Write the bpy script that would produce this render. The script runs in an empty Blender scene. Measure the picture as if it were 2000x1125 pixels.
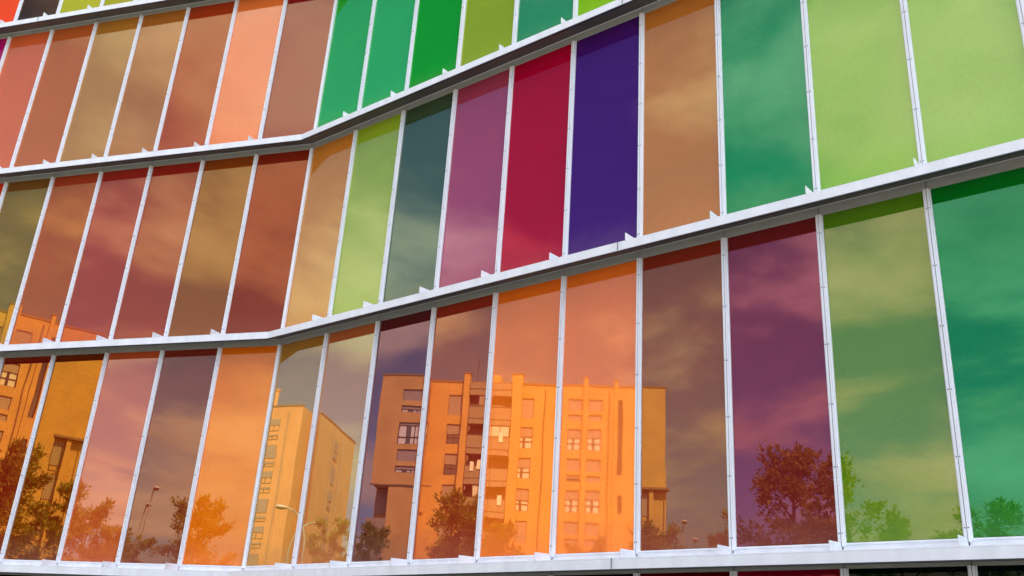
import bpy, bmesh, math, random
from mathutils import Vector, Matrix
R = math.radians
SC = bpy.context.scene
COL = SC.collection
random.seed(7)

# ------------------------------------------------------------------ camera
cam_d = bpy.data.cameras.new('camera'); cam = bpy.data.objects.new('camera', cam_d); COL.objects.link(cam)
PITCH, ROLL = 0.3985, 0.0654
fwd = Vector((0, math.cos(PITCH), math.sin(PITCH))); up0 = Vector((0, -math.sin(PITCH), math.cos(PITCH))); r0 = Vector((1, 0, 0))
rt = r0*math.cos(ROLL) + up0*math.sin(ROLL); up = up0*math.cos(ROLL) - r0*math.sin(ROLL)
cam.matrix_world = Matrix(((rt.x, up.x, -fwd.x, 0), (rt.y, up.y, -fwd.y, 0), (rt.z, up.z, -fwd.z, 1.6), (0, 0, 0, 1)))
cam_d.sensor_width = 36; cam_d.lens = 36*1875.8/2000
cam_d.clip_start = .1; cam_d.clip_end = 5000
SC.camera = cam

# ------------------------------------------------------------------ light, sky, exposure
SUN_EL, SUN_AZ = R(46), R(-4)            # azimuth measured from +X towards +Y: behind the museum
sd = Vector((math.cos(SUN_EL)*math.cos(SUN_AZ), math.cos(SUN_EL)*math.sin(SUN_AZ), math.sin(SUN_EL)))
sl = bpy.data.lights.new('sun', 'SUN'); so = bpy.data.objects.new('sun', sl); COL.objects.link(so)
sl.energy = 2.9; sl.angle = R(.53); sl.color = (1, .93, .82)
so.rotation_euler = (-sd).to_track_quat('-Z', 'Y').to_euler(); so.location = (20, 0, 60)
W = bpy.data.worlds.new('World'); SC.world = W; W.use_nodes = True
wn, wl = W.node_tree.nodes, W.node_tree.links
for n in list(wn): wn.remove(n)
def N(t, **kw):
    n = wn.new(t)
    for k, v in kw.items():
        if k in n.inputs: n.inputs[k].default_value = v
        else: setattr(n, k, v)
    return n
wo = N('ShaderNodeOutputWorld'); bg = N('ShaderNodeBackground'); bg.inputs['Strength'].default_value = .15
sky = N('ShaderNodeTexSky', sky_type='NISHITA', sun_disc=False, sun_elevation=SUN_EL, sun_rotation=math.pi/2 - SUN_AZ,
        altitude=800, air_density=1.0, dust_density=.6, ozone_density=1.6)
tc = N('ShaderNodeTexCoord'); sep = N('ShaderNodeSeparateXYZ'); wl.new(tc.outputs['Generated'], sep.inputs[0])
za = N('ShaderNodeMath', operation='MAXIMUM'); wl.new(sep.outputs['Z'], za.inputs[0]); za.inputs[1].default_value = 0
zb = N('ShaderNodeMath', operation='ADD'); wl.new(za.outputs[0], zb.inputs[0]); zb.inputs[1].default_value = .14
dx = N('ShaderNodeMath', operation='DIVIDE'); wl.new(sep.outputs['X'], dx.inputs[0]); wl.new(zb.outputs[0], dx.inputs[1])
dy = N('ShaderNodeMath', operation='DIVIDE'); wl.new(sep.outputs['Y'], dy.inputs[0]); wl.new(zb.outputs[0], dy.inputs[1])
cmb = N('ShaderNodeCombineXYZ'); wl.new(dx.outputs[0], cmb.inputs[0]); wl.new(dy.outputs[0], cmb.inputs[1]); cmb.inputs[2].default_value = 39.1
n1 = N('ShaderNodeTexNoise', Scale=1.3, Detail=8, Roughness=.56, Distortion=.25); wl.new(cmb.outputs[0], n1.inputs['Vector'])
n2 = N('ShaderNodeTexNoise', Scale=3.1, Detail=5, Roughness=.5); wl.new(cmb.outputs[0], n2.inputs['Vector'])
mr = N('ShaderNodeMapRange', interpolation_type='SMOOTHSTEP'); wl.new(n1.outputs['Fac'], mr.inputs['Value'])
mr.inputs['From Min'].default_value = .44; mr.inputs['From Max'].default_value = .60
mr.inputs['To Min'].default_value = .02; mr.inputs['To Max'].default_value = .96
cc = N('ShaderNodeMix', data_type='RGBA'); wl.new(n2.outputs['Fac'], cc.inputs[0])
cc.inputs[6].default_value = (.95, 1.0, 1.05, 1); cc.inputs[7].default_value = (3.15, 3.2, 3.2, 1)
dp = N('ShaderNodeVectorMath', operation='DOT_PRODUCT'); wl.new(tc.outputs['Generated'], dp.inputs[0]); dp.inputs[1].default_value = tuple(sd)   # clouds scatter more towards the sun; unseen part boosted to light the ledges
dg = N('ShaderNodeMapRange', interpolation_type='SMOOTHSTEP'); wl.new(dp.outputs['Value'], dg.inputs['Value'])
dg.inputs['From Min'].default_value = 0; dg.inputs['From Max'].default_value = .85; dg.inputs['To Min'].default_value = 1; dg.inputs['To Max'].default_value = 5
cs_ = N('ShaderNodeMix', data_type='RGBA', blend_type='MULTIPLY'); cs_.inputs[0].default_value = 1; wl.new(cc.outputs[2], cs_.inputs[6]); wl.new(dg.outputs[0], cs_.inputs[7])
dk = N('ShaderNodeMix', data_type='RGBA', blend_type='MULTIPLY'); dk.inputs[0].default_value = 1; wl.new(sky.outputs[0], dk.inputs[6]); dk.inputs[7].default_value = (.24, .29, .345, 1)   # deep, polarised blue
mx = N('ShaderNodeMix', data_type='RGBA'); wl.new(mr.outputs[0], mx.inputs[0]); wl.new(dk.outputs[2], mx.inputs[6]); wl.new(cs_.outputs[2], mx.inputs[7])
wl.new(mx.outputs[2], bg.inputs['Color']); wl.new(bg.outputs[0], wo.inputs[0])
SC.view_settings.view_transform = 'Standard'; SC.view_settings.look = 'None'
SC.view_settings.exposure = 2.16; SC.view_settings.gamma = 1
SC.render.engine = 'CYCLES'
SC.cycles.max_bounces = 8; SC.cycles.glossy_bounces = 4; SC.cycles.diffuse_bounces = 4
SC.cycles.caustics_reflective = False; SC.cycles.caustics_refractive = False

# ------------------------------------------------------------------ helpers
def lin(c):
    return tuple((x/255/12.92 if x/255 <= .04045 else ((x/255+.055)/1.055)**2.4) for x in c)
def tag(o, label=None, cat=None, group=None, kind=None):
    if label: o['label'] = label
    if cat: o['category'] = cat
    if group: o['group'] = group
    if kind: o['kind'] = kind
    return o
def empty(name, loc=(0, 0, 0), rz=0, parent=None):
    o = bpy.data.objects.new(name, None); COL.objects.link(o); o.location = loc; o.rotation_euler = (0, 0, rz)
    o.empty_display_size = .3
    if parent: o.parent = parent
    return o
class MB:
    def __init__(s): s.v = []; s.f = []; s.m = []
    def face(s, pts, mat=0):
        i = len(s.v); s.v += [tuple(p) for p in pts]; s.f.append(tuple(range(i, i+len(pts)))); s.m.append(mat)
    def hexa(s, p, mat=0):            # p: 4 bottom (ccw from above), 4 top
        i = len(s.v); s.v += [tuple(q) for q in p]
        for f in ((3, 2, 1, 0), (4, 5, 6, 7), (0, 1, 5, 4), (1, 2, 6, 5), (2, 3, 7, 6), (3, 0, 4, 7)):
            s.f.append(tuple(i+k for k in f)); s.m.append(mat)
    def box(s, F, a0, a1, b0, b1, z0, z1, mat=0):   # F(a,b,z)->world; a along, b outward
        s.hexa([F(a0, b1, z0), F(a1, b1, z0), F(a1, b0, z0), F(a0, b0, z0), F(a0, b1, z1), F(a1, b1, z1), F(a1, b0, z1), F(a0, b0, z1)], mat)
    def tube(s, pts, rad, n=8, mat=0, cap=True):
        rings = []
        for k, p in enumerate(pts):
            p = Vector(p); q = Vector(pts[min(k+1, len(pts)-1)]) - Vector(pts[max(k-1, 0)]); q.normalize()
            a = q.orthogonal() if abs(q.z) > .95 or True else q.cross(Vector((0, 0, 1)))
            a = (Vector((1, 0, 0)) - q*q.x) if abs(q.x) < .9 else (Vector((0, 1, 0)) - q*q.y)
            a.normalize(); b = q.cross(a); r = rad[k] if isinstance(rad, (list, tuple)) else rad
            rings.append([len(s.v)+j for j in range(n)])
            for j in range(n):
                t = 2*math.pi*j/n; s.v.append(tuple(p + a*math.cos(t)*r + b*math.sin(t)*r))
        for k in range(len(rings)-1):
            for j in range(n):
                s.f.append((rings[k][j], rings[k][(j+1) % n], rings[k+1][(j+1) % n], rings[k+1][j])); s.m.append(mat)
        if cap:
            s.f.append(tuple(reversed(rings[0]))); s.m.append(mat); s.f.append(tuple(rings[-1])); s.m.append(mat)
    def mesh(s, name, mats, smooth=False):
        me = bpy.data.meshes.new(name); me.from_pydata(s.v, [], s.f); me.update()
        for m in (mats if isinstance(mats, (list, tuple)) else [mats]): me.materials.append(m)
        for p, k in zip(me.polygons, s.m): p.material_index = k; p.use_smooth = smooth
        bm = bmesh.new(); bm.from_mesh(me); bmesh.ops.recalc_face_normals(bm, faces=bm.faces); bm.to_mesh(me); bm.free()
        return me
    def build(s, name, mats, parent=None, smooth=False):
        o = bpy.data.objects.new(name, s.mesh(name, mats, smooth)); COL.objects.link(o)
        if parent: o.parent = parent
        return o
XYZ = lambda a, b, z: (a, b, z)

# ------------------------------------------------------------------ materials
def mat(name):
    m = bpy.data.materials.new(name); m.use_nodes = True
    return m, m.node_tree.nodes, m.node_tree.links, m.node_tree.nodes['Principled BSDF']
def plain(name, c, rough=.6, var=.08, scale=4, metal=0, bump=0, stretch=None, spec=.5):
    m, n, l, b = mat(name)
    t = n.new('ShaderNodeTexCoord'); mp = n.new('ShaderNodeMapping'); l.new(t.outputs['Object'], mp.inputs[0])
    if stretch: mp.inputs['Scale'].default_value = stretch
    no = n.new('ShaderNodeTexNoise'); no.inputs['Scale'].default_value = scale; no.inputs['Detail'].default_value = 6
    l.new(mp.outputs[0], no.inputs['Vector'])
    cr = n.new('ShaderNodeMapRange'); l.new(no.outputs['Fac'], cr.inputs[0]); cr.inputs[1].default_value = .3; cr.inputs[2].default_value = .7
    cr.inputs[3].default_value = 1-var; cr.inputs[4].default_value = 1+var
    mu = n.new('ShaderNodeMix'); mu.data_type = 'RGBA'; mu.blend_type = 'MULTIPLY'; mu.inputs[0].default_value = 1
    mu.inputs[6].default_value = (*c, 1); l.new(cr.outputs[0], mu.inputs[7]); l.new(mu.outputs[2], b.inputs['Base Color'])
    b.inputs['Roughness'].default_value = rough; b.inputs['Metallic'].default_value = metal; b.inputs['Specular IOR Level'].default_value = spec
    if bump:
        bp = n.new('ShaderNodeBump'); bp.inputs['Distance'].default_value = bump; l.new(no.outputs['Fac'], bp.inputs['Height']); l.new(bp.outputs[0], b.inputs['Normal'])
    return m
M_white = plain('painted_aluminium', (.80, .81, .86), .42, .075, 3.0, stretch=(2, 2, .5))
M_mull = plain('mullion_aluminium', (.80, .81, .86), .36, .06, 2.2, stretch=(1, 1, .35))
M_groove = plain('mullion_groove', (.30, .32, .36), .5, .1, 6)
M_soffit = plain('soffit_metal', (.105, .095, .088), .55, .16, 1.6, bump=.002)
M_head = plain('head_rail_metal', (.34, .35, .32), .5, .10, 5, stretch=(1, 1, 4))
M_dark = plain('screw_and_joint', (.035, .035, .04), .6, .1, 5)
M_core = plain('core_wall', (.05, .05, .055), .9, .1, 2)
M_roofing = plain('roof_membrane', (.3, .3, .29), .9, .1, 2)

TINTK = 0.26; TMIN = (.85, .62, .38)
def glass(name, base, tint, k=TINTK, rough=.004, dust=.5, spark=0):
    """coloured printed glass: diffuse colour layer under a reflective face"""
    m = bpy.data.materials.new(name); m.use_nodes = True; n, l = m.node_tree.nodes, m.node_tree.links
    for x in list(n): n.remove(x)
    out = n.new('ShaderNodeOutputMaterial'); mix = n.new('ShaderNodeMixShader'); df = n.new('ShaderNodeBsdfDiffuse'); gl = n.new('ShaderNodeBsdfGlossy')
    tc = n.new('ShaderNodeTexCoord'); oi = n.new('ShaderNodeObjectInfo')
    # fine printed weave and slow dirt in the colour layer
    fn = n.new('ShaderNodeTexNoise'); fn.inputs['Scale'].default_value = 95; fn.inputs['Detail'].default_value = 3; l.new(tc.outputs['Object'], fn.inputs['Vector'])
    sn = n.new('ShaderNodeTexNoise'); sn.inputs['Scale'].default_value = 1.7; sn.inputs['Detail'].default_value = 4; l.new(tc.outputs['Object'], sn.inputs['Vector'])
    a1 = n.new('ShaderNodeMapRange'); l.new(fn.outputs['Fac'], a1.inputs[0]); a1.inputs[1].default_value = .25; a1.inputs[2].default_value = .75; a1.inputs[3].default_value = .80; a1.inputs[4].default_value = 1.20
    a2 = n.new('ShaderNodeMapRange'); l.new(sn.outputs['Fac'], a2.inputs[0]); a2.inputs[1].default_value = .3; a2.inputs[2].default_value = .7; a2.inputs[3].default_value = .95; a2.inputs[4].default_value = 1.05
    mm = n.new('ShaderNodeMath'); mm.operation = 'MULTIPLY'; l.new(a1.outputs[0], mm.inputs[0]); l.new(a2.outputs[0], mm.inputs[1])
    mu = n.new('ShaderNodeMix'); mu.data_type = 'RGBA'; mu.blend_type = 'MULTIPLY'; mu.inputs[0].default_value = 1; mu.inputs[6].default_value = (*base, 1); l.new(mm.outputs[0], mu.inputs[7])
    # dust that gathers along the foot of the pane
    sz = n.new('ShaderNodeSeparateXYZ'); l.new(tc.outputs['Generated'], sz.inputs[0])
    dn = n.new('ShaderNodeTexNoise'); dn.inputs['Scale'].default_value = 6; dn.inputs['Detail'].default_value = 5; l.new(tc.outputs['Object'], dn.inputs['Vector'])
    dm = n.new('ShaderNodeMath'); dm.operation = 'MULTIPLY_ADD'; l.new(dn.outputs['Fac'], dm.inputs[0]); dm.inputs[1].default_value = .10; l.new(sz.outputs['Z'], dm.inputs[2])
    dr = n.new('ShaderNodeMapRange'); l.new(dm.outputs[0], dr.inputs[0]); dr.inputs[1].default_value = .04; dr.inputs[2].default_value = .20; dr.inputs[3].default_value = dust; dr.inputs[4].default_value = 0; dr.interpolation_type = 'SMOOTHSTEP'
    dc = n.new('ShaderNodeMix'); dc.data_type = 'RGBA'; dfac = n.new('ShaderNodeMath'); dfac.operation = 'MULTIPLY'; l.new(dr.outputs[0], dfac.inputs[0]); dfac.inputs[1].default_value = .35
    l.new(dfac.outputs[0], dc.inputs[0]); l.new(mu.outputs[2], dc.inputs[6]); dc.inputs[7].default_value = (.34, .27, .20, 1); l.new(dc.outputs[2], df.inputs['Color'])
    kf = n.new('ShaderNodeMath'); kf.operation = 'MULTIPLY_ADD'; l.new(dr.outputs[0], kf.inputs[0]); kf.inputs[1].default_value = -k; kf.inputs[2].default_value = k; l.new(kf.outputs[0], mix.inputs[0])
    gl.inputs['Color'].default_value = (*tint, 1); gl.inputs['Roughness'].default_value = rough
    # slight waviness of the toughened sheet
    wv = n.new('ShaderNodeTexNoise'); wv.inputs['Scale'].default_value = 1.1; wv.inputs['Detail'].default_value = 1.5
    va = n.new('ShaderNodeVectorMath'); va.operation = 'ADD'; l.new(tc.outputs['Object'], va.inputs[0])
    cb = n.new('ShaderNodeCombineXYZ'); sc = n.new('ShaderNodeMath'); sc.operation = 'MULTIPLY'; sc.inputs[1].default_value = 50; l.new(oi.outputs['Random'], sc.inputs[0]); l.new(sc.outputs[0], cb.inputs[0]); l.new(sc.outputs[0], cb.inputs[2])
    l.new(cb.outputs[0], va.inputs[1]); l.new(va.outputs[0], wv.inputs['Vector'])
    bp = n.new('ShaderNodeBump'); bp.inputs['Distance'].default_value = .0007; bp.inputs['Strength'].default_value = 1; l.new(wv.outputs['Fac'], bp.inputs['Height'])
    if spark:
        b2 = n.new('ShaderNodeBump'); b2.inputs['Distance'].default_value = .00035*spark; l.new(fn.outputs['Fac'], b2.inputs['Height']); l.new(bp.outputs[0], b2.inputs['Normal']); bp = b2
    l.new(bp.outputs[0], gl.inputs['Normal'])
    l.new(df.outputs[0], mix.inputs[1]); l.new(gl.outputs[0], mix.inputs[2]); l.new(mix.outputs[0], out.inputs[0])
    return m

# ------------------------------------------------------------------ museum facade: geometry
S = 1.5
KX, KY = -2.4859*S, 10*S
ANG = {'A': -.3141, 'B': -.6771}
PW = .7535*S                                    # pane width
def wallF(seg):
    a = ANG[seg]; ux, uy = math.cos(a), math.sin(a); nx, ny = math.sin(a), -math.cos(a)
    return lambda u, b, z: (KX + ux*u + nx*b, KY + uy*u + ny*b, z)
FA, FB = wallF('A'), wallF('B')
MIT = math.tan((ANG['A']-ANG['B'])/2)           # mitre of the fold: shift per metre of offset
def kinkpt(b, z):                               # both wings meet here at offset b
    p = FA(b*MIT, b, z); q = FB(-b*MIT, b, z)
    return ((p[0]+q[0])/2, (p[1]+q[1])/2, z)
LZ = [8.3218 + 2.465, 8.3218, 5.8416, 3.3550, .8538]        # underside of the ledges above the eye
LZ = [z*S + 1.6 for z in LZ]
LD, LT, LR, HH = .2330*S, .0684*S, .0733*S, .118            # ledge depth, fascia height, soffit rise, head rail height
I0, I1 = -16, 20
muse = empty('museum_building', (KX, KY, 0))
tag(muse, 'museum with a folded facade of coloured glass panes between white mullions and jutting ledges', 'building')
MI = Matrix.Translation((-KX, -KY, 0))
def addpart(mb, name, mats, parent=None, smooth=False, origin=None):
    """build in world coordinates, keep the part's origin at `origin`"""
    par = parent or muse
    base = Vector((KX, KY, 0)) if par is muse else Vector(par['_o'])
    o0 = Vector(origin) if origin is not None else (Vector((KX, KY, 0)) if par is muse else base)
    mb.v = [tuple(Vector(p)-o0) for p in mb.v]
    o = mb.build(name, mats, par, smooth); o.location = o0 - base; o['_o'] = tuple(o0)
    return o
def strip(mb, b0, b1, z0, z1, u0=I0*PW, u1=I1*PW, m=0, z0b=None, z1b=None):
    """a solid running along both wings with a mitred fold. z*b: heights at offset b1 (front) if different"""
    z0f = z0 if z0b is None else z0b; z1f = z1 if z1b is None else z1b
    def ring(F): return [F(b0, z0), F(b1, z0f), F(b1, z1f), F(b0, z1)]
    ra = ring(lambda b, z: FA(u0, b, z)); rk = ring(kinkpt); rb = ring(lambda b, z: FB(u1, b, z))
    for r, s in ((ra, rk), (rk, rb)):
        for k in range(4): mb.face([r[k], r[(k+1) % 4], s[(k+1) % 4], s[k]], m)
    mb.face(ra, m); mb.face(list(reversed(rb)), m)

# dark core behind the glass
mb = MB()
ca, cb = FA(I0*PW, -.10, 0), FB(I1*PW, -.10, 0); ck = kinkpt(-.10, 0)
bk0 = (ca[0]+12, ca[1]+18, 0); bk1 = (cb[0]+12, cb[1]+18, 0)
ring = [ca, ck, cb, bk1, bk0]; TOPZ = LZ[0]+.05
for k in range(5):
    p, q = ring[k], ring[(k+1) % 5]; mb.face([(p[0], p[1], 0), (q[0], q[1], 0), (q[0], q[1], TOPZ), (p[0], p[1], TOPZ)])
mb.face([(p[0], p[1], TOPZ) for p in ring])
addpart(mb, 'core_wall', M_core)

# colours: strip (own colour, reflecting only the dark ledge) and main (with sky reflected)
# rows: 0 above ledge 1 ... 4 under the lowest ledge
C = {}
def P(row, i, strip_, main, name, **kw): C[(row, i)] = (strip_, main, name, kw)
P(0,-9,(200,60,20),(245,110,60),'orange'); P(0,-8,(240,70,20),(255,105,55),'orange red'); P(0,-7,(50,35,25),(80,68,55),'dark brown'); P(0,-6,(150,150,10),(165,168,55),'yellow olive')
P(0,-5,(135,135,10),(155,155,50),'olive'); P(0,-4,(135,135,10),(155,155,50),'olive'); P(0,-3,(70,90,20),(110,130,80),'moss'); P(0,-2,(20,90,40),(60,130,80),'green'); P(0,-1,(150,40,60),(180,90,100),'rose')
P(1,-9,(120,20,80),(150,60,100),'magenta'); P(1,-8,(140,0,95),(185,75,85),'magenta'); P(1,-7,(170,70,30),(192,104,86),'brick pink'); P(1,-6,(150,65,20),(168,100,75),'copper brown')
P(1,-5,(140,75,12),(170,130,92),'ochre brown'); P(1,-4,(140,75,12),(174,128,92),'ochre brown'); P(1,-3,(155,65,10),(180,116,82),'terracotta'); P(1,-2,(215,100,30),(232,152,116),'peach orange')
P(1,-1,(150,30,20),(165,107,96),'dusty mauve'); P(1,0,(20,140,10),(48,155,96),'emerald green'); P(1,1,(20,140,30),(46,155,98),'emerald green'); P(1,2,(0,125,20),(18,140,52),'deep green')
P(1,3,(110,135,10),(125,150,50),'olive green'); P(1,4,(40,120,70),(84,156,112),'sage green'); P(1,5,(130,170,10),(145,188,45),'lime green'); P(1,6,(30,60,120),(80,110,150),'blue'); P(1,7,(140,60,10),(170,110,80),'brown')
P(2,-8,(150,60,20),(180,100,70),'terracotta'); P(2,-7,(190,60,20),(205,95,55),'orange red'); P(2,-6,(100,55,20),(126,108,68),'olive brown'); P(2,-5,(140,50,25),(163,96,66),'russet')
P(2,-4,(135,35,20),(162,88,76),'brick red'); P(2,-3,(145,40,20),(172,98,78),'brick red'); P(2,-2,(145,75,15),(162,114,72),'ochre brown'); P(2,-1,(150,45,15),(155,78,62),'rust red')
P(2,0,(175,95,30),(190,140,95),'tan'); P(2,1,(135,150,20),(152,172,98),'light green'); P(2,2,(50,60,30),(85,105,98),'slate teal'); P(2,3,(145,30,60),(140,75,108),'mauve')
P(2,4,(158,2,38),(148,12,60),'crimson'); P(2,5,(60,20,85),(62,34,108),'violet'); P(2,6,(170,90,25),(176,124,84),'light brown'); P(2,7,(0,125,40),(70,150,106),'jade green')
P(2,8,(130,170,20),(155,184,106),'yellow green'); P(2,9,(135,170,30),(158,188,112),'pale yellow green'); P(2,10,(135,170,30),(158,188,112),'pale yellow green'); P(2,11,(100,30,90),(130,70,120),'purple'); P(2,12,(20,120,60),(60,150,100),'green')
P(3,-7,(150,60,20),(180,100,70),'terracotta'); P(3,-6,(150,60,20),(180,100,70),'terracotta'); P(3,-5,(85,20,12),(152,102,74),'dark rust'); P(3,-4,(95,40,5),(132,98,62),'bronze')
P(3,-3,(160,64,24),(192,120,108),'dusty pink'); P(3,-2,(112,48,20),(150,102,88),'mauve brown'); P(3,-1,(222,116,14),(230,140,80),'bright orange'); P(3,0,(134,76,8),(174,142,112),'olive brown')
P(3,1,(178,14,20),(172,138,116),'greyish red'); P(3,2,(95,20,10),(118,82,96),'plum'); P(3,3,(120,32,12),(158,95,80),'red brown'); P(3,4,(218,95,10),(238,130,84),'bright orange')
P(3,5,(228,100,18),(236,130,85),'frosted orange'); P(3,6,(140,28,15),(132,92,76),'umber brown'); P(3,7,(125,30,20),(118,66,88),'plum purple'); P(3,8,(112,128,15),(112,146,88),'moss green')
P(3,9,(0,110,20),(36,142,94),'emerald green'); P(3,10,(0,120,40),(36,142,94),'emerald green'); P(3,11,(120,20,30),(130,60,80),'plum'); P(3,12,(190,110,10),(200,140,80),'amber')
for i in range(-6, 13):
    P(4, i, {7:(118,0,30), 6:(85,0,12), 8:(8,18,10), 9:(6,20,16), 5:(12,14,16), 4:(10,12,12), 3:(30,6,4)}.get(i, (45,10,8) if i < 3 else (20,20,20)),
      {7:(120,4,34), 6:(90,4,16), 8:(20,32,24), 9:(14,34,30)}.get(i, (40,24,20)), {7:'crimson', 6:'dark red', 8:'bottle green', 9:'bottle green', 5:'black', 4:'black'}.get(i, 'dark maroon' if i < 3 else 'black'))
E_LIT = 0.92       # display value of a white diffuse pane (linear)
# mean light each pane mirrors (from the world above), used to balance its own colour
SKYREF = {(1,-7):[0.19,0.35,0.73],(1,-6):[0.19,0.35,0.72],(1,-5):[0.36,0.5,0.81],(1,-4):[0.64,0.74,0.95],(1,-3):[1.03,1.09,1.17],(1,-2):[1.15,1.2,1.26],(1,-1):[1.32,1.36,1.41],(1,0):[0.16,0.3,0.62],(1,1):[0.16,0.29,0.61],(1,2):[0.15,0.28,0.59],(1,3):[0.15,0.28,0.58],(2,-6):[0.39,0.59,1.01],(2,-5):[0.45,0.64,1.03],(2,-4):[0.56,0.73,1.07],(2,-3):[1.01,1.11,1.3],(2,-2):[1.08,1.17,1.31],(2,-1):[1.13,1.2,1.29],(2,0):[0.48,0.63,0.96],(2,1):[0.64,0.77,1.03],(2,2):[0.47,0.6,0.91],(2,3):[0.22,0.38,0.74],(2,4):[0.18,0.33,0.69],(2,5):[0.17,0.32,0.66],(2,6):[0.39,0.51,0.79],(2,7):[0.85,0.92,1.07],(2,8):[1.21,1.25,1.32],(2,9):[1.36,1.4,1.44],(3,-5):[0.53,0.81,1.3],(3,-4):[0.53,0.81,1.3],(3,-3):[0.53,0.81,1.3],(3,-2):[0.76,0.95,1.28],(3,-1):[1.08,1.21,1.43],(3,0):[0.62,0.74,1.12],(3,1):[0.62,0.74,1.12],(3,2):[0.62,0.74,1.12],(3,3):[0.48,0.67,1.05],(3,4):[0.48,0.67,1.05],(3,5):[0.61,0.67,0.93],(3,6):[0.48,0.67,1.05],(3,7):[0.52,0.71,1.07],(3,8):[0.88,1.01,1.24],(3,9):[0.95,1.04,1.2]}
glass_cache = {}
def glass_for(key):
    st, mn, nm, kw = C[key]
    ck = key
    if ck in glass_cache: return glass_cache[ck]
    s, mlin = lin(st), lin(mn); k = TINTK if key[0] < 4 else .07; sk = SKYREF.get(key, (.8, .95, 1.05))
    base, tint = [], []
    for j in range(3):
        tm = TMIN[j]*min(1, max(.25, mlin[j]/.13))
        bm = max(0, (mlin[j]-k*tm*sk[j])/(E_LIT*(1-k))); bs = s[j]/(E_LIT*(1-k))
        wm = (.6, .55, .25)[j]; b = min(.95, max(.0015, wm*bm+(1-wm)*bs))
        t = min(1, max(tm*.8, (mlin[j]-b*E_LIT*(1-k))/(k*sk[j])))
        base.append(b); tint.append(t)
    fro = key == (3, 5)
    m = glass('glass_'+nm.replace(' ', '_'), base, tint, k=k, rough=.012 if fro else .004, spark=.035 if fro else 0, dust=.42 if key[0] == 3 else .35)
    glass_cache[ck] = m
    return m
def rowz(row):                                   # glass bottom / top of a row
    top = LZ[row] - HH + LR
    bot = LZ[row+1] + .232 if row < 4 else .38
    return bot, top
# how many panes one can see at most from here: these are the individual parts
VIS = {0: (-9, -1), 1: (-9, 7), 2: (-8, 12), 3: (-7, 12), 4: (-6, 12)}
GT = .012
def pane(mb, F, u0, u1, z0, z1, rnd, m=0, kick=0):
    b = [rnd.uniform(-.002, .002)+.002 for _ in range(4)]
    b[1] += kick
    fr = [F(u0, b[0], z0), F(u1, b[1], z0), F(u1, b[1]+b[2]-b[0], z1), F(u0, b[2], z1)]
    bk = [F(u0, -GT, z0), F(u1, -GT, z0), F(u1, -GT, z1), F(u0, -GT, z1)]
    mb.face(fr, m); mb.face(bk[::-1], m)
    for k in range(4): mb.face([fr[k], bk[k], bk[(k+1) % 4], fr[(k+1) % 4]], m)
rnd = random.Random(3)
for row, (a, b) in VIS.items():
    z0, z1 = rowz(row)
    for i in range(a, b+1):
        F = FA if i < 0 else FB
        mb = MB(); pane(mb, F, i*PW+.006, (i+1)*PW-.006, z0+.002, z1-.002, rnd, kick=.004 if (row, i) == (3, -4) else 0)
        o = addpart(mb, 'glass_pane', glass_for((row, i)), origin=F(i*PW, 0, z0))
        o['label'] = C[(row, i)][2] + ' glass pane'
# every other pane of the long facade, outside the picture
mb = MB(); keys = [(1,-5),(1,0),(2,4),(2,5),(2,8),(3,4),(3,7),(3,9),(2,0),(1,-2)]
mats_rest = [glass_for(k) for k in keys]
for row in range(5):
    z0, z1 = rowz(row)
    for i in range(I0, I1):
        if VIS[row][0] <= i <= VIS[row][1]: continue
        pane(mb, FA if i < 0 else FB, i*PW+.006, (i+1)*PW-.006, z0+.002, z1-.002, rnd, rnd.randrange(len(keys)))
o = addpart(mb, 'glass_panes', mats_rest); o['kind'] = 'stuff'

# mullions: flat base strip, raised cap with a groove, paired screws
def mullion(mb, F, u, z0, z1):
    w = .039
    mb.box(F, u-w, u+w, .0012, .020, z0, z1, 0)
    mb.box(F, u-.024, u-.004, .020, .044, z0, z1, 0)
    mb.box(F, u+.004, u+.024, .020, .044, z0, z1, 0)
    mb.box(F, u-.004, u+.004, .020, .034, z0+.002, z1-.002, 1)
    z = z0+.12
    while z < z1-.05:
        for s in (-1, 1):
            c = u+s*.014
            mb.box(F, c-.005, c+.005, .0435, .0465, z-.005, z+.005, 2)
        z += .64
for row, (a, b) in VIS.items():
    z0, z1 = rowz(row)
    for i in range(a, b+2):
        F = FA if i < 0 else FB
        mb = MB()
        if i == 0:
            for F_, s in ((FA, -1), (FB, 1)):
                mb.box(F_, min(0, s*.036)+.0, max(0, s*.036), .0012, .03, z0-.035, z1, 0)
            k0, k1 = kinkpt(.0, 0), kinkpt(.045, 0)
            mb.tube([(kinkpt(.026, 0)[0], kinkpt(.026, 0)[1], z0-.035), (kinkpt(.026, 0)[0], kinkpt(.026, 0)[1], z1)], .024, 12, 0)
        else: mullion(mb, F, i*PW, z0-.035, z1)
        addpart(mb, 'mullion', [M_mull, M_groove, M_dark], origin=F(i*PW, 0, z0))
mb = MB()
for row in range(5):
    z0, z1 = rowz(row)
    for i in range(I0, I1+1):
        if VIS[row][0] <= i <= VIS[row][1]+1: continue
        if i == 0: mb.tube([(kinkpt(.026, 0)[0], kinkpt(.026, 0)[1], z0), (kinkpt(.026, 0)[0], kinkpt(.026, 0)[1], z1)], .03, 8, 0)
        else: mb.box(FA if i < 0 else FB, i*PW-.036, i*PW+.036, .0012, .044, z0-.035, z1, 0)
o = addpart(mb, 'mullions', M_mull); o['kind'] = 'stuff'

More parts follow.
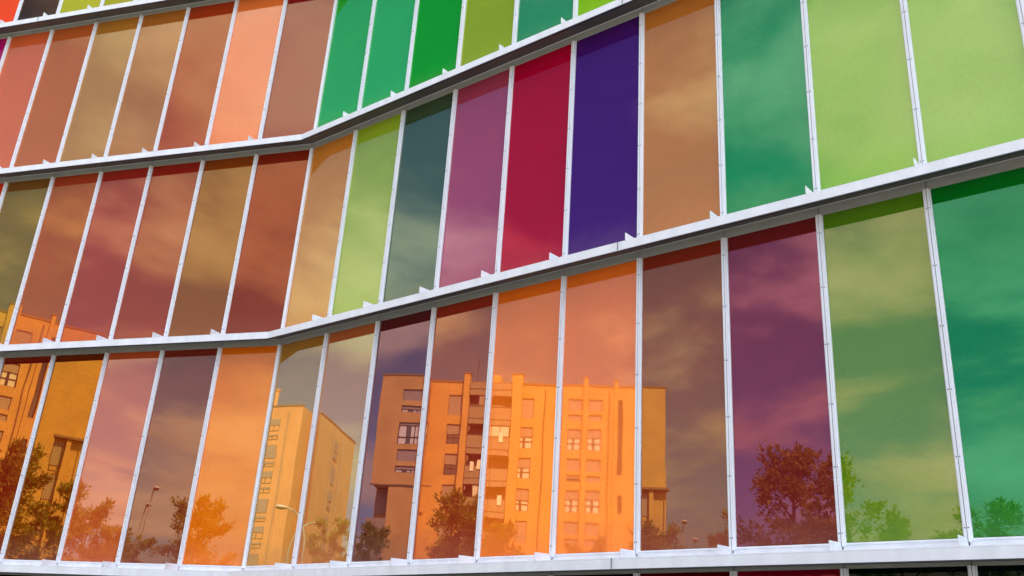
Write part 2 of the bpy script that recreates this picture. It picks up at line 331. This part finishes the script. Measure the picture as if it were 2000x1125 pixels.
# ledges with soffit and brackets, sill rails, head rails
SEAMS = (-10, -6, 6, 12)
for L in range(5):
    z = LZ[L]
    mb = MB()
    strip(mb, .0, LD, z+LT+.0, z+LT+.012)                             # top sheet
    strip(mb, LD-.010, LD, z, z+LT-.001)                              # fascia
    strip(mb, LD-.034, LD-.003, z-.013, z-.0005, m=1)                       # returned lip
    for k in range(-15, 20):                                         # butt joints in the fascia
        if k in SEAMS:
            F = FA if k < 0 else FB; mb.box(F, k*PW-.12, k*PW-.113, LD-.004, LD+.0012, z+.001, z+LT+.0125, 1)
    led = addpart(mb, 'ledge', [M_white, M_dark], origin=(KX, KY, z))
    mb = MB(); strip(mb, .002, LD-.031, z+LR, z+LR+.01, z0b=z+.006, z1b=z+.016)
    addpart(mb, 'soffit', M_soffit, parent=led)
    if L < 4 or True:
        rowa = max(0, L-1)
        a, b = VIS[L-1] if L else (-9, 7)
        for i in range(a, b+2):
            if i == 0: continue
            F = FA if i < 0 else FB
            mb = MB(); u = i*PW - .006; zt = z+LT+.013
            mb.hexa([F(u-.004, LD-.002, zt), F(u+.004, LD-.002, zt), F(u+.004, .046, zt), F(u-.004, .046, zt),
                     F(u-.004, LD-.002, zt+.092), F(u+.004, LD-.002, zt+.092), F(u+.004, .046, zt+.112), F(u-.004, .046, zt+.112)], 0)
            for zz in (zt+.03, zt+.07): mb.box(F, u+.0035, u+.009, .10, .115, zz-.007, zz+.007, 1)
            addpart(mb, 'bracket', [M_white, M_mull], parent=led, origin=F(i*PW, 0, zt))
    mb = MB()
    for i in range(I0, I1):                                          # head rail in bays
        F = FA if i < 0 else FB; g = .004
        mb.box(F, i*PW+g, (i+1)*PW-g, -.03, .010, z+LR-HH, z+LR-.002, 0)
    mb2 = MB(); strip(mb2, -.05, .004, z+LR-.014, z+LR-.0025)
    addpart(mb, 'head_rail', M_head)
    addpart(mb2, 'joint_strip', M_dark)
    if L:
        mb = MB()
        for i in range(I0, I1):
            F = FA if i < 0 else FB; g = .006
            mb.box(F, i*PW+g, (i+1)*PW-g, -.03, .014, z+LT+.014, z+.225, 0)
            mb.box(F, i*PW+g, (i+1)*PW-g, .014, .024, z+.212, z+.228, 0)
        addpart(mb, 'sill_rail', M_white)
mb = MB(); strip(mb, -.2, .06, .0, .36); addpart(mb, 'plinth', M_head)
mb = MB(); strip(mb, -.3, .02, TOPZ+.1, TOPZ+.6); addpart(mb, 'parapet', M_white)

# ------------------------------------------------------------------ ground, plaza, street
M_ground = plain('dry_ground', (.16, .15, .10), .95, .25, .3, bump=.02)
M_pave = plain('concrete_paving', (.20, .19, .175), .85, .15, .8, bump=.004)
M_asph = plain('asphalt', (.05, .05, .052), .9, .2, 2, bump=.004)
M_kerb = plain('kerb_stone', (.38, .37, .35), .8, .1, 3)
M_paint = plain('road_paint', (.75, .75, .72), .7, .1, 3)
mb = MB(); mb.face([(-2500, -2500, 0), (2500, -2500, 0), (2500, 2500, 0), (-2500, 2500, 0)]); tag(mb.build('ground', M_ground), kind='structure')
mb = MB(); mb.face([(-29, -60, .004), (45, -60, .004), (45, 60, .004), (-29, 60, .004)]); tag(mb.build('plaza', M_pave), kind='structure')
mb = MB(); mb.face([(-44, -200, .008), (-33, -200, .008), (-33, 200, .008), (-44, 200, .008)]); tag(mb.build('road', M_asph), kind='structure')
mb = MB()
mb.box(XYZ, -32.85, -29, -200, 200, .004, .125); mb.box(XYZ, -49, -44.15, -200, 200, .004, .125); tag(mb.build('pavement', M_pave), kind='structure')
mb = MB(); mb.box(XYZ, -33, -32.85, -200, 200, .004, .13); mb.box(XYZ, -44.15, -44, -200, 200, .004, .13); tag(mb.build('kerb', M_kerb), kind='structure')
mb = MB()
for k in range(-24, 25): mb.face([(-38.56, k*8, .012), (-38.44, k*8, .012), (-38.44, k*8+4, .012), (-38.56, k*8+4, .012)])
tag(mb.build('road_marking', M_paint), kind='structure')

# ------------------------------------------------------------------ apartment buildings across the street
def brick(name, c1, c2, mortar):
    m, n, l, b = mat(name)
    g = n.new('ShaderNodeNewGeometry'); s = n.new('ShaderNodeSeparateXYZ'); l.new(g.outputs['Position'], s.inputs[0])
    ad = n.new('ShaderNodeMath'); ad.operation = 'ADD'; l.new(s.outputs['X'], ad.inputs[0]); l.new(s.outputs['Y'], ad.inputs[1])
    cb = n.new('ShaderNodeCombineXYZ'); l.new(ad.outputs[0], cb.inputs[0]); l.new(s.outputs['Z'], cb.inputs[1])
    br = n.new('ShaderNodeTexBrick'); l.new(cb.outputs[0], br.inputs['Vector']); br.inputs['Scale'].default_value = 1
    br.inputs['Brick Width'].default_value = .26; br.inputs['Row Height'].default_value = .075; br.inputs['Mortar Size'].default_value = .008
    br.inputs['Color1'].default_value = (*c1, 1); br.inputs['Color2'].default_value = (*c2, 1); br.inputs['Mortar'].default_value = (*mortar, 1)
    no = n.new('ShaderNodeTexNoise'); no.inputs['Scale'].default_value = .5; no.inputs['Detail'].default_value = 5; l.new(g.outputs['Position'], no.inputs['Vector'])
    mr_ = n.new('ShaderNodeMapRange'); l.new(no.outputs['Fac'], mr_.inputs[0]); mr_.inputs[1].default_value = .3; mr_.inputs[2].default_value = .7; mr_.inputs[3].default_value = .9; mr_.inputs[4].default_value = 1.1
    mu = n.new('ShaderNodeMix'); mu.data_type = 'RGBA'; mu.blend_type = 'MULTIPLY'; mu.inputs[0].default_value = 1; l.new(br.outputs['Color'], mu.inputs[6]); l.new(mr_.outputs[0], mu.inputs[7])
    l.new(mu.outputs[2], b.inputs['Base Color']); b.inputs['Roughness'].default_value = .85
    return m
M_brick = brick('yellow_brick', (.56, .32, .10), (.50, .28, .085), (.42, .27, .12))
M_brick2 = brick('pale_yellow_brick', (.74, .34, .14), (.69, .315, .125), (.5, .29, .15))
M_frame = plain('window_frame_brown', (.045, .03, .022), .5, .1, 5)
M_shut = plain('roller_shutter', (.30, .235, .20), .6, .1, 6, stretch=(1, 1, 20))
M_conc = plain('balcony_panel', (.26, .21, .15), .7, .1, 3)
M_curt = plain('curtain', (.62, .60, .55), .8, .12, 5, stretch=(6, 6, 1))
M_trim = plain('coping_stone', (.20, .13, .07), .8, .1, 3)  # plain dark brown of copings, cornices, pier caps and drainpipes
M_pane = plain('window_glass_dark', (.03, .032, .035), .08, .1, 3, spec=.8)
M_whitewall = plain('laundry_cloth', (.75, .74, .72), .9, .05, 3)
M_cream = plain('terrace_wall', (.45, .38, .28), .8, .1, 2)

class Bld:
    def __init__(s, name, origin, tdir, label, cat='building'):
        s.o = Vector((origin[0], origin[1])); t = Vector(tdir).normalized(); s.t = t; s.n = Vector((t.y, -t.x))
        s.root = tag(empty(name, (origin[0], origin[1], 0)), label, cat)
    def F(s, a, b, z):
        p = s.t*a + s.n*b; return (p.x, p.y, z)
    def part(s, mb, name, m, parent=None): return mb.build(name, m, parent or s.root)
def wall_holes(mb, F, a0, a1, z0, z1, holes, b, depth):
    xs = sorted({a0, a1, *[h[0] for h in holes], *[h[1] for h in holes]}); zs = sorted({z0, z1, *[h[2] for h in holes], *[h[3] for h in holes]})
    xs = [x for x in xs if a0 <= x <= a1]; zs = [x for x in zs if z0 <= x <= z1]
    for i in range(len(xs)-1):
        for j in range(len(zs)-1):
            cx, cz = (xs[i]+xs[i+1])/2, (zs[j]+zs[j+1])/2
            if any(h[0] < cx < h[1] and h[2] < cz < h[3] for h in holes): continue
            mb.face([F(xs[i], b, zs[j]), F(xs[i+1], b, zs[j]), F(xs[i+1], b, zs[j+1]), F(xs[i], b, zs[j+1])])
    for h in holes:
        q = [(h[0], h[2]), (h[1], h[2]), (h[1], h[3]), (h[0], h[3])]
        for k in range(4):
            (x, z), (x2, z2) = q[k], q[(k+1) % 4]
            mb.face([F(x, b, z), F(x2, b, z2), F(x2, b-depth, z2), F(x, b-depth, z)])
def window(B, h, b, shut, cols=2, curtain=False):
    """h = (a0,a1,z0,z1); shut = share of the height the shutter covers"""
    a0, a1, z0, z1 = h; F = B.F; mb = MB(); t = .055; bb = b-.14
    mb.box(F, a0, a1, bb-.05, bb, z0, z0+t); mb.box(F, a0, a1, bb-.05, bb, z1-t, z1)
    mb.box(F, a0, a0+t, bb-.05, bb-.001, z0+t, z1-t); mb.box(F, a1-t, a1, bb-.05, bb-.001, z0+t, z1-t)
    for k in range(1, cols):
        x = a0+(a1-a0)*k/cols; mb.box(F, x-.03, x+.03, bb-.05, bb-.002, z0+t, z1-t)
    zs = z1-(z1-z0)*shut
    if z1-z0 > 1.3:
        zz = z0+(z1-z0)*.33; mb.box(F, a0+t, a1-t, bb-.05, bb-.003, zz-.03, zz+.03)
    w = B.part(mb, 'window', M_frame)
    mb = MB(); mb.box(F, a0+.01, a1-.01, bb-.08, bb-.06, z0+.01, z1-.01)
    B.part(mb, 'pane', M_curt if curtain else M_pane, w)
    if curtain:
        mb = MB(); c = (a0+a1)/2; mb.box(F, c-.02 if cols > 1 else a0+.1, a1-.35*(a1-a0), bb-.059, bb-.056, z0+.06, z1-.06); B.part(mb, 'glass', M_pane, w)
    if shut > 0:
        mb = MB(); mb.box(F, a0+.02, a1-.02, bb+.002, bb+.03, zs, z1-.005); B.part(mb, 'shutter', M_shut, w)
    return w

rb = random.Random(11)
B1 = Bld('apartment_building', (-60.1, -14.8), (-.336, .942), 'tall yellow brick apartment block with a stack of glazed balconies, mirrored in the orange panes')
H1 = 25.6
rows = [24.5-2.53*k for k in range(9)]
holes = []; wins = []
def win(a0, a1, z0, z1, b, shut, cols=2, cur=False):
    h = (a0, a1, z0, z1); wins.append((h, b, shut, cols, cur)); return h
main_h = []; left_h = []
for k, zt in enumerate(rows):
    # narrow columns beside the balconies
    for (a0, a1) in ((17.15, 18.4), (10.5, 11.75)):
        main_h.append(win(a0, a1, zt-1.75, zt, 0, rb.choice([.45, 1, 1, 1, .5]), 2, rb.random() < .6))
    for (a0, a1) in ((6.97, 8.06), (5.32, 6.45)):
        if k % 2 == 0:
            main_h.append(win(a0, a1, zt-1.0, zt, 0, 1, 1)); main_h.append(win(a0, a1, zt-1.83, zt-1.32, 0, rb.choice([0, .5, 1]), 2, rb.random() < .5))
        else: main_h.append(win(a0, a1, zt-1.8, zt, 0, rb.choice([.4, 1, 1]), 2, True))
main_h.append(win(3.55, 3.95, 18.24, 24.5, 0, 0, 1)); main_h.append(win(3.5, 3.85, 15.2, 16.6, 0, 0, 1))
# left block, 1.7 m proud
for k in range(3):
    zt = rows[k]
    if k % 2 == 0:
        left_h.append(win(19.75, 21.6, zt-1.08, zt-.1, 1.7, 1, 1)); left_h.append(win(19.7, 21.65, zt-2.03, zt-1.48, 1.7, .5, 3, True))
    else: left_h.append(win(19.65, 21.7, zt-2.2, zt-.35, 1.7, .12, 3, k == 1))
mb = MB(); F = B1.F
# main front between the left block and the balcony recess, and right of it
corner = (.0, 2.1, 0, 17.15)
wall_holes(mb, F, 16.9, 20.0, 0, H1, [h for h in main_h if h[0] > 16], 0, .22)
wall_holes(mb, F, 0, 12.1, 0, H1, [h for h in main_h if h[0] < 12] + [(0, 2.1, 0, 17.15)], 0, .22)
wall_holes(mb, F, 20.0, 23.5, 16.45, H1, left_h, 1.7, .22)
mb.face([F(20.0, 0, 0), F(20.0, 1.7, 0), F(20.0, 1.7, H1), F(20.0, 0, H1)])
mb.face([F(23.5, 1.7, 16.45), F(23.5, -12, 16.45), F(23.5, -12, H1), F(23.5, 1.7, H1)])
mb.face([F(20.0, 1.7, 16.45), F(23.5, 1.7, 16.45), F(23.5, .0, 16.45), F(20.0, 0, 16.45)])
mb.face([F(20.0, 1.7, 0), F(22.0, 1.7, 0), F(22.0, 1.7, 16.45), F(20.0, 1.7, 16.45)])
mb.face([F(22.0, 1.7, 0), F(22.0, -.2, 0), F(22.0, -.2, 16.45), F(22.0, 1.7, 16.45)])
mb.face([F(23.5, -.2, 0), F(23.5, -12, 0), F(23.5, -12, 16.45), F(23.5, -.2, 16.45)])
mb.face([F(22.0, -.2, 0), F(23.5, -.2, 0), F(23.5, -.2, 16.45), F(22.0, -.2, 16.45)])
mb.face([F(0, 0, 17.15), F(0, -12, 17.15), F(0, -12, H1), F(0, 0, H1)]); mb.face([F(0, -.5, 0), F(0, -12, 0), F(0, -12, 17.15), F(0, -.5, 17.15)])
mb.face([F(0, -.5, 0), F(2.1, -.5, 0), F(2.1, -.5, 17.15), F(0, -.5, 17.15)]); mb.face([F(2.1, 0, 0), F(2.1, -.5, 0), F(2.1, -.5, 17.15), F(2.1, 0, 17.15)])
mb.face([F(0, 0, 17.15), F(2.1, 0, 17.15), F(2.1, -.5, 17.15), F(0, -.5, 17.15)])
mb.face([F(12.1, 0, 0), F(12.1, -1.3, 0), F(12.1, -1.3, H1), F(12.1, 0, H1)]); mb.face([F(16.9, 0, 0), F(16.9, -1.3, 0), F(16.9, -1.3, H1), F(16.9, 0, H1)])
mb.face([F(0, -12, 0), F(23.5, -12, 0), F(23.5, -12, H1), F(0, -12, H1)])
B1.part(mb, 'wall', M_brick)
mb = MB()
mb.face([F(12.1, -1.3, 0), F(16.9, -1.3, 0), F(16.9, -1.3, H1), F(12.1, -1.3, H1)]); B1.part(mb, 'balcony_wall', M_cream)
mb = MB(); mb.box(F, -.05, 20.0, -12.05, .05, H1, H1+.16); mb.box(F, 20.005, 23.55, -12.05, 1.75, H1+.001, H1+.165); B1.part(mb, 'coping', M_trim)
mb = MB(); mb.box(F, -.2, 2.15, -.7, .12, 17.16, 17.34); B1.part(mb, 'cornice', M_trim)
mb = MB(); mb.box(F, 19.0, 23.6, 1.65, 1.80, 16.33, 16.44); B1.part(mb, 'cornice', M_trim)
for a0, a1, zt, pr in ((16.55, 17.1, 26.3, .5), (11.5, 12.3, 26.3, .5), (6.5, 6.88, 26.3, .15), (4.03, 4.3, 26.15, .1)):
    mb = MB(); mb.box(F, a0, a1, -.4, pr, 0, zt, 0); mb.box(F, a0-.04, a1+.04, -.44, pr+.04, zt+.001, zt+.1, 1); B1.part(mb, 'pier', [M_brick, M_trim])
for a0 in (.9,):
    mb = MB(); mb.box(F, a0, a0+.35, -.45, -.08, 0, 17.15); B1.part(mb, 'pier', M_brick)
for a_ in (4.7, 9.6):
    mb = MB(); mb.tube([F(a_, .08, 0), F(a_, .08, H1-.3)], .045, 6); B1.part(mb, 'drainpipe', M_trim)
for h, b, shut, cols, cur in wins: window(B1, h, b, shut, cols, cur)
for k in range(6):
    window(B1, (1.25, 2.0, 14.7-2.53*k, 16.9-2.53*k), -.33, .8, 1); window(B1, (22.15, 23.4, 13.9-2.53*k, 16.2-2.53*k), -.05, .8, 1)
    mb = MB(); mb.box(F, 21.95, 23.6, .2, 1.75, 12.7-2.53*k, 13.75-2.53*k, 0); B1.part(mb, 'balcony', M_conc)
for k in range(10):     # balcony stack
    zt = 23.45-2.52*k
    if zt < 2: break
    mb = MB(); mb.box(F, 12.35, 16.5, .35, .45, zt-1.5, zt, 0); mb.box(F, 12.3, 16.5, -1.3, .34, zt-1.5, zt-1.3, 0)
    mb.box(F, 12.3, 16.52, .32, .48, zt+.001, zt+.06, 1)
    for x in (13.75, 15.15): mb.box(F, x-.02, x+.02, .45, .47, zt-1.49, zt-.02, 1)
    mb.box(F, 12.35, 16.5, .455, .475, zt-1.05, zt-1.01, 1)
    bal = B1.part(mb, 'balcony', [M_conc, M_frame])
    if rb.random() < .75:
        mb = MB(); x0 = rb.choice([12.4, 12.4, 14.3]); x1 = x0+rb.choice([1.4, 2.1])
        for j in range(4):
            x = x0+(x1-x0)*j/3; mb.box(F, x-.025, x+.025, .38, .42, zt+.061, zt+1.0, 0)
        mb.box(F, x0, x1, .37, .43, zt+.93, zt+1.0, 0); B1.part(mb, 'screen_frame', M_frame, bal)
        mb = MB(); mb.box(F, x0+.03, x1-.03, .395, .405, zt+.07, zt+.92, 0); B1.part(mb, 'screen', M_curt if rb.random() < .5 else M_shut, bal)
    window(B1, (13.2, 14.4, zt-1.25, zt+.85), -1.15, rb.choice([.2, .5]), 2, True)
# glazed attic at the head of the stack
mb = MB(); mb.box(F, 12.35, 16.5, .2, .44, 24.45, 25.55, 0)
for x in (13.75, 15.15): mb.box(F, x-.02, x+.02, .44, .46, 24.46, 25.54, 1)
mb.box(F, 12.35, 16.5, .44, .465, 24.95, 25.0, 1); B1.part(mb, 'attic_glazing', [M_conc, M_frame])
mb = MB(); mb.box(F, 13.6, 15.0, -3, -1.5, H1+.165, H1+1.3); B1.part(mb, 'roof_hut', M_brick)
mb = MB(); mb.tube([F(16.1, -.6, H1), F(16.1, -.6, H1+2.3)], .03, 6); mb.tube([F(15.8, -.6, H1+1.9), F(16.4, -.6, H1+1.9)], .015, 5); B1.part(mb, 'antenna', M_frame)
mb = MB(); mb.face([F(0, -12, H1-.01), F(23.5, -12, H1-.01), F(23.5, 0, H1-.01), F(0, 0, H1-.01)]); B1.part(mb, 'roof', M_roofing)
for a, zz, w_, lb in ((15.9, 18.35, .35, 'white cloth over the right end of the third balcony rail from the top'), (15.3, 18.5, .3, 'smaller white cloth beside another on the third balcony rail'),
        (13.0, 20.9, .3, 'white cloth hanging on the second balcony rail of the apartment block'), (12.8, 15.8, .35, 'white notice sheet with a red foot hung on a low balcony rail')):
    mb = MB(); mb.box(XYZ, -.02, .02, -w_/2, w_/2, -.4, .4)
    o = mb.build('laundry', M_whitewall, None); q = F(a, .50, zz); o.location = (q[0]-60.1 if abs(q[0]) < 30 else q[0], q[1]-14.8 if abs(q[0]) < 30 else q[1], zz)
    o.rotation_euler = (0, 0, math.atan2(B1.n.y, B1.n.x)); tag(o, lb, 'laundry', 'white laundry on the balconies')

# second block further up the street
def block2():
    poly = [(-89.0, 29.0), (-79.7, 14.3), (-83.3, 12.9), (-81.4, 12.6), (-92.8, 8.3), (-104, 16), (-100, 30)]
    root = tag(empty('apartment_building', (-79.7, 14.3, 0)), 'pale yellow brick block with a notched corner and drainpipes, mirrored beside the fold', 'building')
    H = 25.6; o = Vector((-79.7, 14.3, 0)); mb = MB()
    for k in range(len(poly)):
        p, q = poly[k], poly[(k+1) % len(poly)]
        mb.face([(p[0]-o.x, p[1]-o.y, 0), (q[0]-o.x, q[1]-o.y, 0), (q[0]-o.x, q[1]-o.y, H), (p[0]-o.x, p[1]-o.y, H)])
    mb.face([(p[0]-o.x, p[1]-o.y, H) for p in poly]); mb.build('wall', M_brick2, root)
    class Q: pass
    def facade(p0, p1, items, pipes):
        q = Bld.__new__(Bld); q.o = Vector(p0); t = (Vector(p1)-Vector(p0)).normalized(); q.t = t; q.n = Vector((t.y, -t.x)); q.root = root
        off = Vector(p0)-Vector((o.x, o.y)); base = q.n
        q.F = lambda a, b, z: tuple(Vector((off.x, off.y, 0)) + Vector((q.t.x*a+q.n.x*b, q.t.y*a+q.n.y*b, z)))
        for h, sh, c, cu in items: window(q, h, .16, sh, c, cu)
        L = (Vector(p1)-Vector(p0)).length
        mb = MB(); mb.box(q.F, -.05, L+.05, -.1, .06, H+.002, H+.15); mb.build('coping', M_trim, root)
        for a in pipes:
            mb = MB(); mb.tube([q.F(a, .12, 0), q.F(a, .12, H-.5)], .05, 6); mb.build('drainpipe', M_shut, root)
        return q
    it = []
    for k, zt in enumerate(rows[:8]):
        z = zt-.1
        if k % 2 == 0: it += [((2.3, 4.4, z-1.15, z), .5, 3, True), ((2.3, 4.4, z-2.0, z-1.5), .3, 3, True)]
        else: it += [((2.3, 4.4, z-1.25, z), 1, 1, False), ((2.3, 4.4, z-2.1, z-1.6), .4, 2, False)]
        it += [((7.5, 9.5, z-1.4, z), .7, 2, False)]
    it = [((a[1]*-1+17.4, a[0]*-1+17.4, a[2], a[3]), s, c, u) for a, s, c, u in it]
    facade((-89.0, 29.0), (-79.7, 14.3), it, (16.0,)) if False else facade((-79.7, 14.3), (-89.0, 29.0), [((17.4-a[1], 17.4-a[0], a[2], a[3]), s, c, u) for a, s, c, u in it], (1.4,))
    it = []
    for k, zt in enumerate(rows[:8]):
        z = zt-.3
        if k % 2 == 0: it += [((5.6, 6.9, z-1.1, z), 1, 1, False), ((5.6, 6.9, z-2.0, z-1.4), .6, 1, False)]
        else: it += [((5.6, 6.9, z-1.9, z), 1, 1, False)]
    facade((-92.8, 8.3), (-81.4, 12.6), it, (4.6, 7.9))
    mb = MB(); mb.box(XYZ, -2.6, -1.9, 2.5, 3.3, H, H+1.7); mb.box(XYZ, -2.7, -1.8, 2.4, 3.4, H+1.701, H+1.85); mb.build('chimney', M_brick2, root)
block2()

# ------------------------------------------------------------------ trees
def leaf_mat(name, c):
    m, n, l, b = mat(name)
    oi = n.new('ShaderNodeNewGeometry'); no = n.new('ShaderNodeTexNoise'); no.inputs['Scale'].default_value = 2.2; l.new(oi.outputs['Position'], no.inputs['Vector'])
    mr_ = n.new('ShaderNodeMapRange'); l.new(no.outputs['Fac'], mr_.inputs[0]); mr_.inputs[1].default_value = .3; mr_.inputs[2].default_value = .7; mr_.inputs[3].default_value = .6; mr_.inputs[4].default_value = 1.4
    ra = n.new('ShaderNodeMath'); ra.operation = 'MULTIPLY_ADD'; l.new(oi.outputs['Random Per Island'], ra.inputs[0]); ra.inputs[1].default_value = .6; ra.inputs[2].default_value = .7
    mm = n.new('ShaderNodeMath'); mm.operation = 'MULTIPLY'; l.new(mr_.outputs[0], mm.inputs[0]); l.new(ra.outputs[0], mm.inputs[1])
    mu = n.new('ShaderNodeMix'); mu.data_type = 'RGBA'; mu.blend_type = 'MULTIPLY'; mu.inputs[0].default_value = 1; mu.inputs[6].default_value = (*c, 1); l.new(mm.outputs[0], mu.inputs[7])
    l.new(mu.outputs[2], b.inputs['Base Color']); b.inputs['Roughness'].default_value = .6
    tr = n.new('ShaderNodeBsdfTranslucent'); l.new(mu.outputs[2], tr.inputs[0]); mx_ = n.new('ShaderNodeMixShader'); mx_.inputs[0].default_value = .45
    l.new(b.outputs[0], mx_.inputs[1]); l.new(tr.outputs[0], mx_.inputs[2]); l.new(mx_.outputs[0], n['Material Output'].inputs[0])
    return m
M_leaf = leaf_mat('maple_leaf', (.25, .26, .03)); M_leaf2 = leaf_mat('olive_leaf', (.24, .28, .035))
M_bark = plain('bark', (.10, .075, .05), .9, .25, 8, bump=.01)
def tree_meshes(seed, h, crown_w, crown_h, shape='round', leaf=.17, n_cl=60, per=22, mleaf=M_leaf):
    r = random.Random(seed); tk = MB(); cr = MB()
    base_c = h-crown_h
    tk.tube([(0, 0, 0), (.03, .02, base_c*.5), (.0, .05, base_c), (.05, .0, base_c+crown_h*.45), (.02, -.03, base_c+crown_h*.85)], [.11, .09, .075, .045, .015], 8)
    limbs = []
    for c in range(max(9, n_cl//6)):
        f = (c+r.random())/max(9, n_cl//6)
        if shape == 'cone': rad = crown_w/2*(1-f)**.8+.05
        else: rad = crown_w/2*math.sqrt(max(.05, 1-(1.8*f-.8)**2))
        a = c*2.4+r.uniform(-.5, .5); q = rad*r.uniform(.55, 1.25)
        tip = Vector((q*math.cos(a), q*math.sin(a), base_c+(.08+.92*f)*crown_h+r.uniform(-.05, .15)*crown_h))
        tip.z = min(tip.z, h-.42)
        b0 = Vector((.03, 0, max(base_c*.95, tip.z-.75*q-.25)))
        mid = b0.lerp(tip, .5)+Vector((0, 0, -.08*q)); tk.tube([b0, mid, tip], [.028, .016, .005], 5, cap=False)
        limbs.append((b0, mid, tip, a))
    for c in range(n_cl):
        b0, mid, tip, a = limbs[c % len(limbs)]; t = .35+.65*r.random()**.7
        c0 = (b0.lerp(mid, t*2) if t < .5 else mid.lerp(tip, t*2-1)) + Vector((r.gauss(0, 1), r.gauss(0, 1), r.gauss(0, .8)))*.13*crown_w*(1.25-t)
        ld = (tip-b0).normalized(); cs = r.uniform(.12, .22)*(crown_w/2.6)**.5
        for k in range(per):
            d = Vector((r.gauss(0, 1), r.gauss(0, 1), r.gauss(0, .75)))*cs*.55 + ld*r.gauss(0, cs*.5)
            p = c0+d; s = leaf*r.uniform(.55, 1.05)
            ax = (d.normalized()*.8+ld*.7+Vector((r.gauss(0, .3), r.gauss(0, .3), r.gauss(0, .3)))).normalized()
            side = ax.cross(Vector((r.gauss(0, .5), r.gauss(0, .5), 1))).normalized()
            i = len(cr.v)   # lobed leaf
            pts = [p, p+ax*s*.25+side*s*.42, p+ax*s*.42+side*s*.16, p+ax*s, p+ax*s*.42-side*s*.16, p+ax*s*.25-side*s*.42]
            cr.v += [tuple(x) for x in pts]; cr.f += [(i, i+1, i+2), (i, i+2, i+3, i+4), (i, i+4, i+5)]; cr.m += [0, 0, 0]
    me = bpy.data.meshes.new('crown'); me.from_pydata(cr.v, [], cr.f); me.materials.append(mleaf)
    return tk.mesh('trunk', M_bark, True), me
V = {}
V['big'] = tree_meshes(6, 8.0, 2.5, 3.9, n_cl=96, per=72)
V['mid'] = tree_meshes(8, 8.0, 2.6, 4.2, n_cl=74, per=70, mleaf=M_leaf2)
V['full'] = tree_meshes(13, 8.4, 3.2, 5.0, n_cl=105, per=85)
V['cone'] = tree_meshes(21, 5.8, 1.7, 2.6, 'cone', n_cl=52, per=56, leaf=.13, mleaf=M_leaf2)
TREES = [  # x, y, height scale, width scale, kind, rot, label
    (-9.9, 2.4, 1.0, 1.02, 'big', 0, 'leafy maple on the plaza, mirrored alone in the plum pane'),
    (-12.2, -.2, .99, .95, 'mid', 1, 'maple behind the lone plaza maple, mirrored across the mullion of the moss green pane'),
    (-6.0, 2.2, 1.0, .85, 'cone', 2, 'small pointed young tree mirrored in the middle of the moss green pane'),
    (-10.3, -3.6, .89, 1.0, 'mid', 3, 'bushy tree mirrored low in the emerald pane at the far right'),
    (-13.0, 2.8, .76, .45, 'mid', 4, 'thin sapling mirrored beside the street lamp in the umber pane'),
    (-24.8, 8.1, 1.03, 1.0, 'full', 5, 'broad dark tree before the middle of the big apartment block'),
    (-31.1, 10.6, 1.02, .85, 'mid', 6, 'dark tree at the left foot of the big apartment block'),
    (-37.1, 12.1, 1.14, .95, 'mid', 7, 'olive green tree before the block with the notched corner'),
    (-23.6, 6.4, .94, .8, 'mid', 8, 'tree just right of the broad dark tree, under the balcony stack'),
    (-25.5, 3.3, .84, .6, 'big', 9, 'low tree mirrored in the frosted orange pane'),
    (-24.4, .3, .97, 1.0, 'full', 10, 'twin-topped tree glowing in the bright orange pane left of the fold'),
    (-31.3, .6, .99, 1.1, 'full', 11, 'wide tree mirrored in the dusty pink pane'),
    (-33.5, -3.5, .95, .9, 'mid', 12, 'small far tree mirrored beside the tall lamp'),
    (-28.5, 6.5, 1.0, 1.1, 'full', 13, 'tree at the foot of the brick wall mirrored in the leftmost bronze pane'),
]
for x, y, hs, ws, kd, rt_, lab in TREES:
    root = tag(empty('maple_tree' if kd != 'cone' else 'young_tree', (x, y, 0), rt_*1.3), lab, 'tree', 'trees on the plaza and along the street')
    for nm, me in zip(('trunk', 'crown'), V[kd]):
        o = bpy.data.objects.new(nm, me); COL.objects.link(o); o.parent = root; o.scale = (ws, ws, hs)

# ------------------------------------------------------------------ street lamps
M_pole = plain('lamp_pole_steel', (.34, .33, .31), .5, .1, 3); M_lampw = plain('lamp_head_white', (.5, .5, .48), .45, .05, 3); M_lglass = plain('lamp_glass_amber', (.22, .15, .07), .3, .05, 3)
def lamp(x, y, h, rz, label, reach=1.0):
    root = tag(empty('street_lamp', (x, y, 0), rz), label, 'street lamp', 'street lamps along the street')
    mb = MB(); n = 8
    pts = [(0, 0, 0), (0, 0, h-1.9)]+[(reach*(1-math.cos(t)), 0, h-1.9+1.7*math.sin(t)) for t in [math.pi/2*k/n for k in range(1, n+1)]]
    mb.tube(pts, [.08, .055]+[.04]*n, 8); hx, hz = reach-.05, h-.2
    mb.build('pole', M_pole, root, True)
    pr = [(0, .05), (.10, .09), (.24, .14), (.40, .15), (.52, .10), (.58, .03)]
    mb = MB()
    def half(zs, sc, m):
        rg = []
        for a, b in pr:
            rg.append([(hx+a, b*math.cos(t), hz+.05*a+b*sc*math.sin(t)*zs) for t in [math.pi*k/8 for k in range(9)]])
        for k in range(len(rg)-1):
            for q in range(8): mb.face([rg[k][q], rg[k][q+1], rg[k+1][q+1], rg[k+1][q]], m)
    half(1, .75, 0); mb.build('lamp_head', M_lampw, root, False)
    mb = MB(); half(-1, .8, 0); mb.build('lamp_glass', M_lglass, root, False)
lamp(-35.7, 13.5, 9.25, R(90), 'curved street lamp before the front of the notched block, the larger of its pair')
lamp(-38.9, 14.1, 9.1, R(-90), 'curved street lamp turned the other way at the corner of the notched block')
lamp(-37.9, -6.7, 10.8, R(15), 'tall street lamp right of the big apartment block, the nearer and higher of two', .3)
lamp(-41.5, -8.9, 10.5, R(15), 'tall street lamp right of the big apartment block, the farther and lower of two', .3)

for o in bpy.data.objects:
    if '_o' in o: del o['_o']
